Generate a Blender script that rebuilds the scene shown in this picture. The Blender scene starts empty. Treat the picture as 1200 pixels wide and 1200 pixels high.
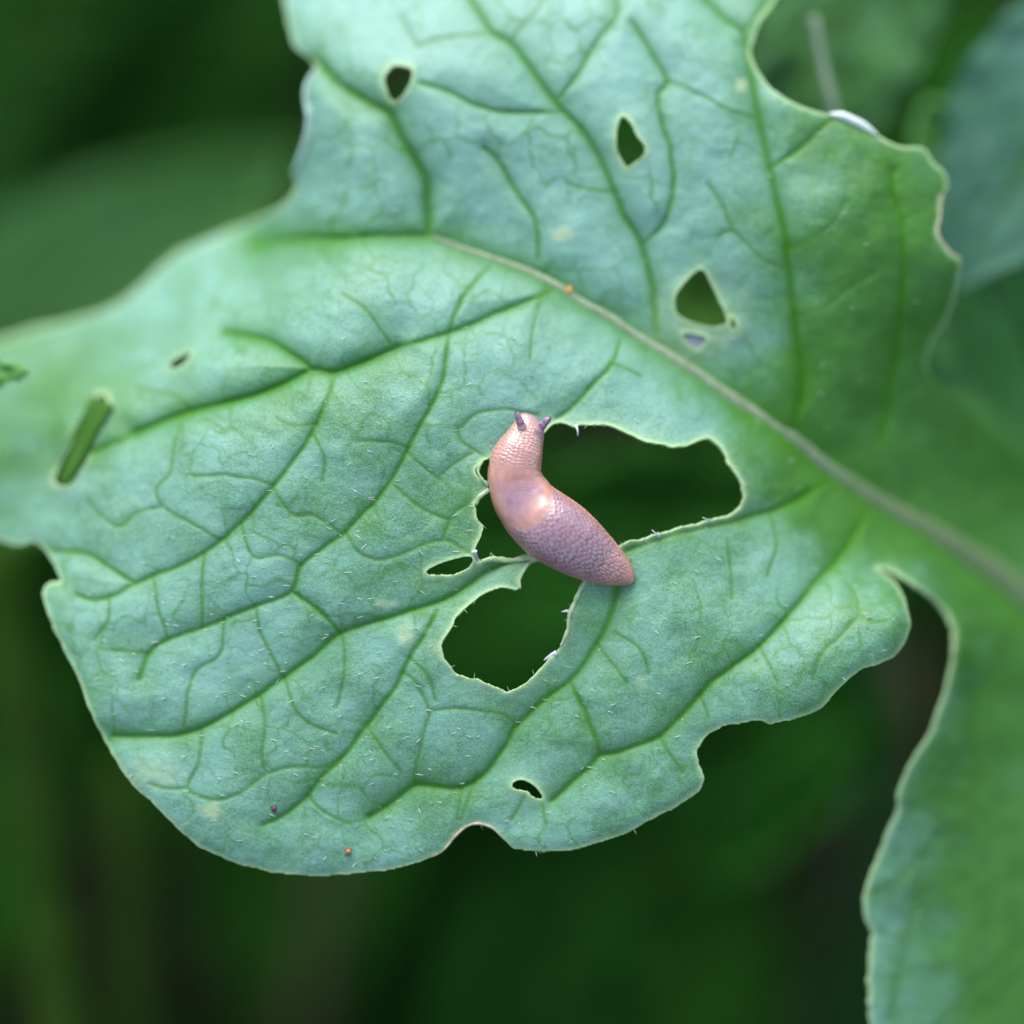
import bpy, math
import numpy as np
from mathutils import Vector

# ------------------------------------------------------------------ camera, sky, sun, exposure
S = bpy.context.scene
R = math.radians
MM = 0.001
PX = 0.0001                       # one photo pixel is about 0.1 mm on the plane of the slug
D = 100.0 / 36.0 * 1200 * PX      # camera to slug
PITCH = R(58)
T = np.array([0.0, 0.0, 0.32])    # the slug sits 32 cm above the soil
TOC = np.array([0.0, -math.cos(PITCH), math.sin(PITCH)])
UP = np.array([0.0, math.sin(PITCH), math.cos(PITCH)])
RT = np.array([1.0, 0.0, 0.0])
cd = bpy.data.cameras.new('camera'); cam = bpy.data.objects.new('camera', cd)
S.collection.objects.link(cam); S.camera = cam
cd.lens = 100; cd.sensor_width = 36; cd.clip_start = 0.01; cd.clip_end = 200
cam.location = Vector(T + TOC * D)
cam.rotation_euler = (math.pi / 2 - PITCH, 0, 0)
cd.dof.use_dof = True; cd.dof.focus_distance = D - 1.3 * MM; cd.dof.aperture_fstop = 2.6
cd.dof.aperture_blades = 9

SUN_EL, SUN_AZ = R(56), R(-18)    # azimuth from +Y towards +X
w = bpy.data.worlds.new('World'); S.world = w; w.use_nodes = True
nt = w.node_tree; bg = nt.nodes['Background']
sky = nt.nodes.new('ShaderNodeTexSky'); sky.sky_type = 'NISHITA'; sky.sun_disc = False
sky.sun_elevation = SUN_EL; sky.sun_rotation = SUN_AZ; sky.dust_density = 2.0; sky.air_density = 1.0
hs = nt.nodes.new('ShaderNodeHueSaturation'); hs.inputs['Saturation'].default_value = 0.85
nt.links.new(sky.outputs[0], hs.inputs['Color']); nt.links.new(hs.outputs[0], bg.inputs[0])
bg.inputs[1].default_value = 0.13
sl = bpy.data.lights.new('sun', 'SUN'); so = bpy.data.objects.new('sun', sl); S.collection.objects.link(so)
sl.energy = 1.5; sl.angle = R(40); sl.color = (1.0, 0.99, 0.97)
sv = Vector((math.sin(SUN_AZ) * math.cos(SUN_EL), math.cos(SUN_AZ) * math.cos(SUN_EL), math.sin(SUN_EL)))
so.rotation_euler = sv.to_track_quat('Z', 'Y').to_euler()
so.location = (0, 0, 3)
S.view_settings.view_transform = 'Standard'; S.view_settings.look = 'None'
S.view_settings.exposure = 1.47; S.view_settings.gamma = 1
S.render.engine = 'CYCLES'
S.cycles.use_denoising = True
S.cycles.max_bounces = 5; S.cycles.diffuse_bounces = 3; S.cycles.glossy_bounces = 2; S.cycles.transmission_bounces = 4; S.cycles.caustics_reflective = False; S.cycles.caustics_refractive = False

# ------------------------------------------------------------------ helpers
def P(px, py, wm):
    """a photo pixel and a depth in mm towards the camera -> world point(s)"""
    px = np.asarray(px, float); py = np.asarray(py, float); wm = np.asarray(wm, float)
    f = (D - wm * MM) / D
    return (T + TOC * (wm * MM)[..., None] + RT * ((px - 600) * PX * f)[..., None]
            - UP * ((py - 600) * PX * f)[..., None])

def _h(ix, iy, seed):
    v = np.sin(ix * 127.1 + iy * 311.7 + seed * 74.7) * 43758.5453
    return v - np.floor(v)
def noise(x, y, seed=0):
    x = np.asarray(x, float); y = np.asarray(y, float)
    ix = np.floor(x); iy = np.floor(y); fx = x - ix; fy = y - iy
    ux = fx * fx * fx * (fx * (fx * 6 - 15) + 10); uy = fy * fy * fy * (fy * (fy * 6 - 15) + 10)
    a = _h(ix, iy, seed); b = _h(ix + 1, iy, seed); c = _h(ix, iy + 1, seed); d = _h(ix + 1, iy + 1, seed)
    return (a + (b - a) * ux + (c - a) * uy + (a - b - c + d) * ux * uy) * 2 - 1
def fbm(x, y, seed=0, o=3):
    return sum(noise(x * 2 ** k, y * 2 ** k, seed + k * 13) * .5 ** k for k in range(o))
def sm(e0, e1, x):
    t = np.clip((x - e0) / (e1 - e0), 0, 1); return t * t * (3 - 2 * t)

def spline(pts, closed=False, step=2.5):
    p = np.array(pts, float); n = len(p); out = []
    if n < 3 and not closed: p = np.array([p[0], (p[0] + p[1]) / 2, p[1]]); n = 3
    for i in range(n if closed else n - 1):
        if closed: a, b, c, d = p[(i - 1) % n], p[i], p[(i + 1) % n], p[(i + 2) % n]
        else: a, b, c, d = p[max(i - 1, 0)], p[i], p[i + 1], p[min(i + 2, n - 1)]
        L = np.linalg.norm((c - b)[:2]); k = max(2, int(L / step))
        t = (np.arange(k) / k)[:, None]
        m1 = (c - a) * .45; m2 = (d - b) * .45
        lim = 1.0 * L
        for m in (m1, m2):
            q = np.linalg.norm(m[:2])
            if q > lim: m *= lim / q
        out.append((2*t**3 - 3*t**2 + 1) * b + (t**3 - 2*t**2 + t) * m1 + (-2*t**3 + 3*t**2) * c + (t**3 - t**2) * m2)
    if not closed: out.append(p[-1:])
    return np.concatenate(out)

def link(o, parent=None):
    S.collection.objects.link(o)
    if parent: o.parent = parent
    return o
def mesh_obj(name, verts, faces, mat=None, parent=None, smooth=True, attrs=None):
    me = bpy.data.meshes.new(name)
    V = np.asarray(verts, float)
    if parent is not None: V = V - np.array(parent.location)
    me.from_pydata(V.tolist() if isinstance(V, np.ndarray) else V, [], faces.tolist() if isinstance(faces, np.ndarray) else faces)
    if smooth: me.polygons.foreach_set('use_smooth', [True] * len(me.polygons))
    for k, a in (attrs or {}).items():
        if a.ndim == 2:
            at = me.attributes.new(k, 'FLOAT_VECTOR' if a.shape[1] == 3 else 'FLOAT_COLOR', 'POINT')
            at.data.foreach_set('vector' if a.shape[1] == 3 else 'color', a.astype(np.float32).ravel())
        else:
            at = me.attributes.new(k, 'FLOAT', 'POINT'); at.data.foreach_set('value', a.astype(np.float32))
    me.update()
    if mat: me.materials.append(mat)
    return link(bpy.data.objects.new(name, me), parent)
def tag(o, label=None, cat=None, group=None, kind=None):
    for k, v in (('label', label), ('category', cat), ('group', group), ('kind', kind)):
        if v: o[k] = v
    return o
def empty(name, loc):
    e = bpy.data.objects.new(name, None); e.location = Vector(np.asarray(loc)); e.empty_display_size = .005
    return link(e)
def grid_faces(nu, nv, wrap=False):
    i, j = np.meshgrid(np.arange(nu - 1), np.arange(nv if wrap else nv - 1), indexing='ij')
    j2 = (j + 1) % nv
    return np.stack([i * nv + j, (i + 1) * nv + j, (i + 1) * nv + j2, i * nv + j2], -1).reshape(-1, 4)
def tube(path, rad, seg=14, flat=1.0, nrm=None):
    """swept tube in world metres, closed ends"""
    p = np.asarray(path, float); n = len(p); r = np.broadcast_to(np.asarray(rad, float), (n,))
    t = np.gradient(p, axis=0); t /= np.linalg.norm(t, axis=1)[:, None] + 1e-12
    ref = np.asarray(TOC if nrm is None else nrm, float)
    a = np.cross(t, ref); la = np.linalg.norm(a, axis=1)
    a[la < .05] = np.cross(t[la < .05], RT + 1e-3); a /= np.linalg.norm(a, axis=1)[:, None]
    b = np.cross(a, t)
    th = np.arange(seg) / seg * 2 * np.pi
    V = p[:, None] + r[:, None, None] * (np.cos(th)[None, :, None] * a[:, None] + flat * np.sin(th)[None, :, None] * b[:, None])
    F = grid_faces(n, seg, True).tolist()
    V = V.reshape(-1, 3)
    F.append(list(range(seg))); F.append([(n - 1) * seg + k for k in range(seg)][::-1])
    return V, F

# ------------------------------------------------------------------ materials
def nodes(name):
    m = bpy.data.materials.new(name); m.use_nodes = True
    nt = m.node_tree
    return m, nt, nt.nodes['Principled BSDF'], nt.nodes['Material Output']
class NB:
    def __init__(s, nt): s.nt = nt
    def new(s, t, **kw):
        n = s.nt.nodes.new(t)
        for k, v in kw.items(): setattr(n, k, v)
        return n
    def l(s, a, b): s.nt.links.new(a, b)
    def attr(s, name): return s.new('ShaderNodeAttribute', attribute_name=name)
    def math(s, op, a, b=None, c=None, clamp=False):
        n = s.new('ShaderNodeMath', operation=op, use_clamp=clamp)
        for i, v in enumerate((a, b, c)):
            if v is None: continue
            if isinstance(v, (int, float)): n.inputs[i].default_value = v
            else: s.l(v, n.inputs[i])
        return n.outputs[0]
    def mix(s, f, a, b, mode='MIX'):
        n = s.new('ShaderNodeMix', data_type='RGBA', blend_type=mode)
        for k, v in ((0, f), (6, a), (7, b)):
            if isinstance(v, (int, float)): n.inputs[k].default_value = v
            elif isinstance(v, tuple): n.inputs[k].default_value = (*v, 1) if len(v) == 3 else v
            else: s.l(v, n.inputs[k])
        return n.outputs[2]
    def noise(s, vec, scale, detail=3, rough=.55, dist=0):
        n = s.new('ShaderNodeTexNoise'); n.inputs['Scale'].default_value = scale
        n.inputs['Detail'].default_value = detail; n.inputs['Roughness'].default_value = rough
        n.inputs['Distortion'].default_value = dist
        s.l(vec, n.inputs['Vector']); return n.outputs['Fac']
    def vor(s, vec, scale, feature='DISTANCE_TO_EDGE', rand=1.0):
        n = s.new('ShaderNodeTexVoronoi', feature=feature); n.inputs['Scale'].default_value = scale
        n.inputs['Randomness'].default_value = rand
        s.l(vec, n.inputs['Vector']); return n.outputs['Distance']
    def ramp(s, f, a, b):
        n = s.new('ShaderNodeMapRange', interpolation_type='SMOOTHSTEP')
        n.inputs[1].default_value = a; n.inputs[2].default_value = b
        s.l(f, n.inputs[0]); return n.outputs[0]
    def bump(s, h, dist, strength=1.0, normal=None):
        n = s.new('ShaderNodeBump'); n.inputs['Distance'].default_value = dist; n.inputs['Strength'].default_value = strength
        s.l(h, n.inputs['Height'])
        if normal is not None: s.l(normal, n.inputs['Normal'])
        return n.outputs[0]

def add_translucent(b, nt, bsdf, out, color, fac):
    tr = b.new('ShaderNodeBsdfTranslucent'); mx = b.new('ShaderNodeMixShader')
    if isinstance(color, tuple): tr.inputs[0].default_value = (*color, 1)
    else: b.l(color, tr.inputs[0])
    mx.inputs[0].default_value = fac
    b.l(bsdf.outputs[0], mx.inputs[1]); b.l(tr.outputs[0], mx.inputs[2]); b.l(mx.outputs[0], out.inputs[0])

def blade_material():
    m, nt, bs, out = nodes('glaucous_leaf'); b = NB(nt)
    co = b.attr('pxy').outputs['Vector']              # surface coordinates of the blade, 1 unit = 100 px
    vein = b.attr('vein').outputs['Fac']; pale = b.attr('pale').outputs['Fac']; edge = b.attr('edge').outputs['Fac']
    fine = b.attr('fine').outputs['Fac']
    mid = b.attr('mottle').outputs['Fac']; grain = b.noise(co, 42, 2, .75); g2 = b.noise(co, 17, 2, .6)
    # thin blotchy wax, with sky sheen and slope shade painted in by region
    wax = b.math('ADD', b.attr('bloom_sheen').outputs['Fac'], b.math('MULTIPLY', b.math('SUBTRACT', grain, .5), 1.5))
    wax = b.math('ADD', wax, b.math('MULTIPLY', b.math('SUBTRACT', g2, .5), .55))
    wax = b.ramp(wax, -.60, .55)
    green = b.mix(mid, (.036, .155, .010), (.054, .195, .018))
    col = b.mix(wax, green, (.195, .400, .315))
    col = b.mix(b.math('MULTIPLY', fine, .85), col, (.048, .180, .010))
    col = b.mix(b.math('MULTIPLY', vein, .92, clamp=True), col, (.046, .190, .004))
    vn = b.new('ShaderNodeTexVoronoi', feature='F1'); vn.inputs['Scale'].default_value = 6.0; b.l(co, vn.inputs['Vector'])
    sep = b.new('ShaderNodeSeparateColor'); b.l(vn.outputs['Color'], sep.inputs[0])
    dot = b.math('SUBTRACT', 1.0, b.ramp(vn.outputs['Distance'], .035, .085))
    white = b.math('MULTIPLY', dot, b.ramp(sep.outputs[0], .72, .85)); dark = b.math('MULTIPLY', dot, b.ramp(sep.outputs[1], .93, .97))
    col = b.mix(b.math('MULTIPLY', white, .5), col, (.50, .64, .56))
    col = b.mix(b.math('MULTIPLY', dark, .8), col, (.02, .05, .02))
    col = b.mix(b.math('MULTIPLY', pale, .75), col, (.42, .52, .28))
    col = b.mix(edge, col, (.36, .54, .25))
    b.l(col, bs.inputs['Base Color'])
    ro = b.math('ADD', .42, b.math('MULTIPLY', grain, .2)); b.l(ro, bs.inputs['Roughness'])
    b.l(b.math('SUBTRACT', .50, b.math('MULTIPLY', vein, .36)), bs.inputs['Specular IOR Level'])
    h = b.math('ADD', b.math('MULTIPLY', grain, .5), b.math('MULTIPLY', g2, .9))
    b.l(b.bump(h, .00010, .9), bs.inputs['Normal'])
    add_translucent(b, nt, bs, out, (.10, .36, .015), .18)
    return m

def plain_leaf(name, c, wax=(.20, .36, .31), amt=.35, trans=.18, rough=.55):
    m, nt, bs, out = nodes(name); b = NB(nt)
    co = b.attr('pxy').outputs['Vector']; vein = b.attr('vein').outputs['Fac']
    n1 = b.noise(co, 1.6, 4); n2 = b.noise(co, 12, 3)
    f = b.ramp(b.math('ADD', b.math('MULTIPLY', n1, .8), b.math('MULTIPLY', n2, .35)), .3, .95)
    col = b.mix(b.math('MULTIPLY', f, amt), c, wax)
    col = b.mix(b.math('MULTIPLY', vein, .6), col, tuple(min(1, x * 1.3 + .012) for x in c))
    b.l(col, bs.inputs['Base Color']); bs.inputs['Roughness'].default_value = rough; bs.inputs['Specular IOR Level'].default_value = .06
    b.l(b.bump(n2, .0002, .6), bs.inputs['Normal'])
    add_translucent(b, nt, bs, out, (c[0] * 1.2, c[1] * 1.4, c[2] * .5), trans)
    return m

def simple(name, c, c2, scale, rough=.5, bump=.0002, trans=None, sss=0):
    m, nt, bs, out = nodes(name); b = NB(nt)
    co = b.new('ShaderNodeTexCoord').outputs['Object']
    n = b.noise(co, scale, 4, .6)
    b.l(b.mix(b.ramp(n, .3, .7), c, c2), bs.inputs['Base Color'])
    bs.inputs['Roughness'].default_value = rough
    b.l(b.bump(n, bump, .7), bs.inputs['Normal'])
    if sss:
        bs.inputs['Subsurface Weight'].default_value = sss; bs.inputs['Subsurface Radius'].default_value = (.001, .0008, .0004); bs.inputs['Subsurface Scale'].default_value = 1
    if trans: add_translucent(b, nt, bs, out, trans, .3)
    return m

M_BLADE = blade_material()
M_HAIR = simple('white_hair', (.62, .70, .60), (.75, .80, .70), 500, .3, .00001, (.6, .7, .5))
M_FIBRE = simple('torn_fibre', (.30, .44, .18), (.48, .58, .36), 1500, .5, .0001, (.3, .5, .1))
M_DRYFIBRE = simple('dried_fibre', (.45, .46, .47), (.62, .62, .64), 2500, .6, .0001)
M_STALK = simple('green_stalk', (.022, .060, .006), (.034, .078, .010), 60, .45, .0004)
M_PALESTALK = simple('pale_stalk', (.17, .26, .15), (.24, .33, .21), 80, .45, .0003)
M_DRY = simple('dry_stalk', (.05, .042, .022), (.085, .07, .04), 90, .7, .0005)
M_SOIL = simple('dark_soil', (.003, .003, .002), (.009, .008, .005), 40, .95, .004)

for m_ in (M_SOIL, M_DRY, M_STALK): m_.node_tree.nodes['Principled BSDF'].inputs['Specular IOR Level'].default_value = .03
# ------------------------------------------------------------------ ground
n = 61
gx = np.sign(np.linspace(-1, 1, n)) * np.abs(np.linspace(-1, 1, n)) ** 3 * 30
GX, GY = np.meshgrid(gx, gx, indexing='ij')
GZ = .012 * fbm(GX * 9, GY * 9, 5) * np.exp(-(GX**2 + GY**2) / 4)
g = mesh_obj('soil', np.stack([GX, GY, GZ - .01], -1).reshape(-1, 3), grid_faces(n, n), M_SOIL)
tag(g, kind='structure')

# ------------------------------------------------------------------ the chewed leaf: depth of the blade
CTRL = np.array([
 (340,280,-9.5),(500,275,-5.2),(600,310,-4.2),(740,390,-4),(850,460,-5),(950,535,-7),(1050,605,-10.5),(1150,670,-15),(1250,740,-20),
 (400,150,-6),(350,80,-8.5),(450,30,-8),(600,150,-4.6),(560,0,-7),(750,200,-4.2),(720,0,-7),(850,150,-4.6),(860,20,-7),(950,250,-3.8),
 (1050,250,-4.6),(1110,230,-6.5),(1000,160,-4.8),(1120,310,-6.5),(1080,400,-9),(1000,450,-7),(1090,480,-12),(1150,540,-17),(1230,580,-25),
 (640,500,-.8),(600,420,-1.2),(450,330,-2.2),(700,440,-1.6),(800,500,-1.8),(880,560,-3.4),(650,660,0),(800,700,0),(900,720,-1),(1000,700,-3.2),
 (1055,720,-1.8),(980,800,0),(850,840,.4),(700,950,0),(600,990,-.5),(550,850,.5),(400,1020,-.6),(300,1010,-1),(200,950,-1),(400,800,.5),
 (120,850,-2),(300,650,0),(60,720,-3.8),(150,650,-3.2),(60,640,-6.5),(0,640,-9),(200,520,-3.2),(300,420,-3.2),(120,480,-8),(50,550,-9),
 (0,500,-14),(100,400,-16.5),(0,400,-20),(200,320,-17),(300,260,-16),(240,370,-9),(330,240,-12),
 (1027,665,-7),(1100,712,-9),(1115,760,-8),(1060,910,-6.5),(1015,1050,-6),(1020,1200,-6.5),(1150,800,-13),(1200,1000,-15),(1100,1100,-10),(1250,1250,-17),
 (700,-80,-12),(450,-80,-14),(-80,560,-18),(1280,1000,-19),(-160,520,-24),(560,-180,-17),(850,-140,-15),(1400,1300,-26),(1400,1000,-26),(1320,690,-28)], float)
def _tps(r): return np.where(r > 1e-9, r * r * np.log(r + 1e-12), 0)
_C = CTRL[:, :2] / 600
_K = _tps(np.linalg.norm(_C[:, None] - _C[None], axis=2)) + np.eye(len(_C)) * 2e-3
_Pm = np.c_[np.ones(len(_C)), _C]
_A = np.block([[_K, _Pm], [_Pm.T, np.zeros((3, 3))]])
_W = np.linalg.solve(_A, np.r_[CTRL[:, 2], np.zeros(3)])
def base_depth(x, y):
    x = np.asarray(x, float) / 600; y = np.asarray(y, float) / 600
    out = _W[-3] + _W[-2] * x + _W[-1] * y
    for k in range(len(_C)):
        out = out + _W[k] * _tps(np.hypot(x - _C[k, 0], y - _C[k, 1]))
    return out

OUTLINE = [(335,-130),(322,-70),(330,-20),(333,0),(338,30),(345,55),(353,63),(366,72),(371,79),(362,90),(357,110),(361,135),(360,160),(352,190),(343,204),
 (347,217),(336,236),(300,256),(255,275),(207,297),(170,330),(133,358),(85,374),(33,387),(0,397),(-60,415),(-130,438),(-178,490),(-184,560),(-140,622),(-60,642),(-20,636),(0,633),(20,640),(38,636),(48,641),
 (57,652),(66,668),(70,680),(60,682),(53,687),(50,697),(55,715),(63,737),(78,768),(93,800),(103,827),(115,853),(133,887),(153,917),(180,943),
 (207,970),(233,992),(267,1008),(300,1018),(333,1024),(366,1026),(400,1025),(450,1020),(477,1015),(517,998),(533,980),(547,968),(560,965),
 (577,970),(590,983),(600,993),(620,997),(667,996),(700,988),(733,977),(760,962),(800,941),(817,928),(825,915),(823,905),(818,895),(818,878),
 (827,863),(843,853),(867,847),(887,844),(903,848),(933,842),(953,835),(967,825),(980,810),(993,798),(1013,783),(1033,777),(1050,767),
 (1063,747),(1067,730),(1062,707),(1053,687),(1040,674),(1027,665),(1042,669),(1067,683),(1087,697),(1103,712),(1113,727),(1118,743),(1117,767),
 (1112,800),(1103,827),(1090,860),(1070,890),(1057,917),(1052,933),(1052,950),(1040,977),(1027,1010),(1018,1030),(1013,1053),(1015,1077),
 (1022,1095),(1020,1120),(1018,1160),(1020,1200),(1028,1288),(1050,1360),(1120,1415),(1250,1428),(1380,1370),(1425,1200),(1410,1010),(1370,890),(1325,820),(1300,790),(1312,745),(1330,690),(1300,615),(1230,560),(1180,520),(1140,485),(1108,455),(1092,438),
 (1086,422),(1093,400),(1107,380),(1117,357),(1125,323),(1126,303),(1115,297),(1103,283),(1098,270),(1102,250),(1103,232),(1112,220),
 (1107,203),(1093,187),(1082,174),(1053,170),(1027,158),(1000,143),(973,134),(950,128),(920,115),(900,100),(887,80),(878,62),(883,47),
 (890,27),(898,15),(908,0),(920,-25),(935,-70),(920,-125),(850,-165),(720,-180),(590,-192),(450,-182),(375,-160)]
BIG_HOLE = [(647,498),(657,496),(671,500),(677,499),(688,498),(700,497),(723,502),(740,510),(753,517),(777,522),(800,523),(817,517),(830,514),(843,522),(853,540),(863,557),
 (872,577),(868,592),(857,603),(837,610),(800,619),(767,628),(728,638),(708,650),(692,664),(688,673),(684,682),(677,694),(672,708),(667,720),(665,734),
 (663,746),(656,758),(650,768),(640,778),(624,794),(616,803),(604,808),(595,810),(584,808),(568,800),(556,796),(540,793),(530,784),
 (521,774),(517,762),(518,754),(526,740),(536,724),(548,710),(560,701),(570,695),(584,690),(596,689),(604,692),(609,690),(608,680),
 (612,670),(620,659),(633,656),(646,654),(640,649),(630,650),(618,651),(610,654),(598,656),(586,654),(576,653),(568,656),(561,660),(556,652),(555,648),(558,637),(567,618),
 (560,607),(557,590),(560,583),(572,573),(573,568),(563,560),(558,552),(563,542),(572,537),(590,540),(612,530),(632,514)]
HOLES = [BIG_HOLE,
 [(450,90),(460,78),(473,77),(482,82),(482,93),(473,110),(463,120),(457,117),(452,103)],
 [(728,137),(738,143),(747,160),(756,173),(753,183),(735,196),(730,190),(723,177),(722,157)],
 [(819,316),(826,319),(836,338),(842,351),(848,363),(851,379),(837,383),(824,381),(805,375),(794,368),(791,349),(799,335)],
 [(800,392),(812,391),(827,396),(824,405),(817,410),(808,404)],
 [(857,371),(860,374),(864,384),(860,387),(856,380)],
 [(499,671),(504,666),(516,660),(530,656),(544,653),(552,653),(554,657),(550,665),(542,670),(530,674),(516,674),(504,674)],
 [(600,923),(602,917),(613,914),(627,922),(635,932),(635,937),(627,935),(617,928),(608,926)],
 [(122,462),(126,470),(123,485),(113,515),(99,543),(84,566),(72,569),(63,564),(67,550),(83,517),(100,490),(114,465)],
 [(197,431),(200,425),(209,418),(223,413),(219,421),(209,430)],
]
# veins: (order, points)
MIDRIB = [(300,286),(340,281),(400,280),(450,277),(507,277),(540,290),(583,305),(617,317),(650,333),(683,355),(717,373),(740,390),(800,427),(833,450),(867,473),(900,495),
 (933,517),(967,547),(1000,570),(1033,593),(1067,613),(1100,633),(1133,657),(1167,680),(1200,707),(1288,765)]
V1 = [
 [(548,-30),(553,0),(577,37),(600,52),(627,87),(653,123),(683,153),(703,187),(717,217),(730,250),(750,283),(763,327),(768,367),(770,390)],
 [(502,272),(500,217),(487,187),(470,160),(457,133),(437,123),(400,100),(380,80),(366,70)],
 [(827,0),(850,23),(870,37),(877,67),(885,110),(890,143),(900,187),(910,233),(920,277),(925,317),(930,367),(934,400),(940,450),(933,495),(930,510)],
 [(648,340),(600,360),(560,377),(527,390),(467,407),(430,422),(390,437),(367,433),(333,450),(293,465),(233,480),(197,492),(160,507),(127,523),(108,531)],
 [(645,652),(613,655),(580,663),(553,683),(527,700),(500,710),(467,720),(433,730),(398,743),(367,770),(333,793),(300,817),(267,837),(233,855),(200,862),(167,863),(133,862)],
 [(975,560),(957,571),(933,587),(900,600),(867,608),(800,623),(767,633),(735,645)],
 [(1020,592),(1013,603),(1000,630),(980,657),(950,690),(927,717),(890,757),(850,787),(833,800),(800,837),(773,863),(750,873),(720,883),(703,885),(690,900),(667,920),(647,938)],
 [(728,660),(723,690),(713,730),(700,753),(673,793),(647,813),(627,830),(607,850),(590,877),(567,907),(540,923),(510,922),(487,920),(463,937),(433,957)],
]
V2 = [
 [(575,312),(543,347),(527,390),(520,440),(507,473),(483,517),(460,560),(437,590),(403,625),(377,643),(353,663),(342,693),(300,710),(267,723),(233,737),(200,748),(177,763),(163,797)],
 [(392,440),(380,477),(353,527),(320,570),(283,613),(240,647),(200,667),(157,684),(137,697),(110,703),(90,697)],
 [(157,684),(117,657),(100,648),(60,646)],
 [(342,693),(370,713),(398,741)],
 [(367,433),(340,415),(310,398),(265,390)],
 [(512,715),(500,740),(480,770),(467,800),(450,823),(430,850),(400,890),(380,907),(360,933),(333,955),(308,967)],
 [(1047,200),(1047,227),(1057,267),(1058,333),(1053,400),(1047,433),(1040,483),(1030,520)],
 [(902,197),(940,172),(974,139)],
 [(727,400),(717,427),(693,453),(667,480),(653,490)],
 [(753,285),(777,263),(788,227),(787,183),(777,147),(770,113),(782,95),(763,63),(740,25)],
 [(658,131),(600,132),(560,125),(533,110),(493,97)],
 [(655,115),(677,87),(700,47),(723,17),(720,-20)],
 [(630,303),(627,260),(600,217),(583,187),(567,173)],
 [(703,885),(693,853),(683,830),(670,803)],
 [(870,37),(890,15),(905,-5)],
]
V3 = [
 [(237,858),(233,893),(220,923),(233,933),(260,937),(283,928),(313,907),(343,898),(377,900),(398,889)],
 [(305,818),(310,850),(307,883),(312,905)],
 [(487,920),(488,893),(497,857),(503,833),(487,800),(472,788)],
 [(503,833),(533,830),(560,833),(587,837),(605,848)],
 [(220,923),(195,923),(175,918)],
 [(890,757),(900,777),(912,800)],[(773,863),(790,890),(800,905)],
 [(990,683),(1000,693),(1007,720),(987,743),(960,770),(953,795)],[(1007,720),(1025,730),(1040,728)],
 [(477,523),(450,518),(420,517)],[(460,568),(490,593),(527,610),(533,600),(553,587),(571,573)],[(527,610),(519,634)],
 [(405,625),(420,647),(443,655),(473,648),(518,633),(553,650)],
 [(478,530),(500,550),(515,562)],[(572,537),(555,527),(540,516),(535,500)],[(555,530),(530,545),(512,560)],
 [(540,500),(560,483),(595,480),(630,486)],
 [(489,55),(527,43),(567,40)],[(489,55),(478,35),(470,20)],[(600,45),(630,10),(640,-10)],
 [(782,95),(800,100),(833,117),(853,128),(887,138)],
 [(716,225),(690,222),(665,215)],
 [(400,343),(427,360),(445,385),(457,402)],
 [(920,293),(947,283),(977,260),(990,237)],[(930,370),(967,360),(990,340),(1027,320)],[(920,315),(890,300),(857,270),(842,278)],[(857,270),(848,245),(830,215)],
 [(320,567),(293,560),(260,557),(227,558)],[(257,632),(220,610),(190,593),(183,573),(200,553),(203,523),(212,495)],
 [(190,593),(160,600),(140,617),(117,603),(103,587)],[(180,676),(187,717),(197,748)],[(240,648),(237,683),(237,735)],
 [(283,615),(297,653),(327,650),(353,662)],[(177,765),(130,762)],[(127,700),(127,727),(110,750)],[(263,725),(257,767),(227,790),(215,850)],
 [(372,497),(345,500),(325,490)],[(368,510),(380,535),(378,565)],[(320,572),(332,590),(345,605),(370,605),(400,625)],
 [(227,485),(205,465),(165,455)],[(635,345),(625,385),(620,420)],[(715,425),(735,432),(750,440)],
 [(852,632),(855,660),(858,700)],[(903,600),(910,640),(898,675)],
 [(560,905),(540,960)],[(635,940),(640,965)],[(618,930),(600,960)],[(540,924),(535,960)],
 [(430,852),(450,880),(470,905)],[(360,932),(385,955),(410,965)],[(400,742),(405,780),(395,830)],
 [(333,793),(345,830),(365,850),(395,860)],[(480,770),(500,790),(510,820)],[(300,710),(305,740),(330,790)],
 [(820,812),(830,840)],[(1016,1050),(1045,1035),(1075,1010),(1110,972),(1140,958)],[(1045,1195),(1055,1140),(1072,1065),(1080,1020)],[(1060,1240),(1110,1195),(1140,1160),(1180,1125),(1230,1092)],[(1140,958),(1150,900),(1140,850)],[(700,755),(720,780),(735,800)],[(720,740),(750,760),(760,790)],
]
def dist_poly(path, X0, Y0, step, nx, ny, pad, D2, prof=None):
    """running minimum of the distance to a polyline, on a grid"""
    for a, b in zip(path[:-1], path[1:]):
        lo = np.minimum(a, b)[:2] - pad; hi = np.maximum(a, b)[:2] + pad
        i0 = max(0, int((lo[0] - X0) / step)); i1 = min(nx, int((hi[0] - X0) / step) + 2)
        j0 = max(0, int((lo[1] - Y0) / step)); j1 = min(ny, int((hi[1] - Y0) / step) + 2)
        if i0 >= i1 or j0 >= j1: continue
        x = X0 + step * np.arange(i0, i1)[:, None]; y = Y0 + step * np.arange(j0, j1)[None]
        dx, dy = b[0] - a[0], b[1] - a[1]
        t = np.clip(((x - a[0]) * dx + (y - a[1]) * dy) / (dx * dx + dy * dy + 1e-9), 0, 1)
        d = np.hypot(x - a[0] - t * dx, y - a[1] - t * dy)
        D2[i0:i1, j0:j1] = np.minimum(D2[i0:i1, j0:j1], d)
def wobble(path, amp=1.2, seed=0):
    s = np.arange(len(path)) * .35
    q = path.copy(); q[:, 0] += amp * noise(s, s * 0 + .5, seed + 3); q[:, 1] += amp * noise(s, s * 0 + 9.5, seed + 7)
    return q
STEP = 2.0; X0 = Y0 = -200.0; NX = NY = 822
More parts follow.
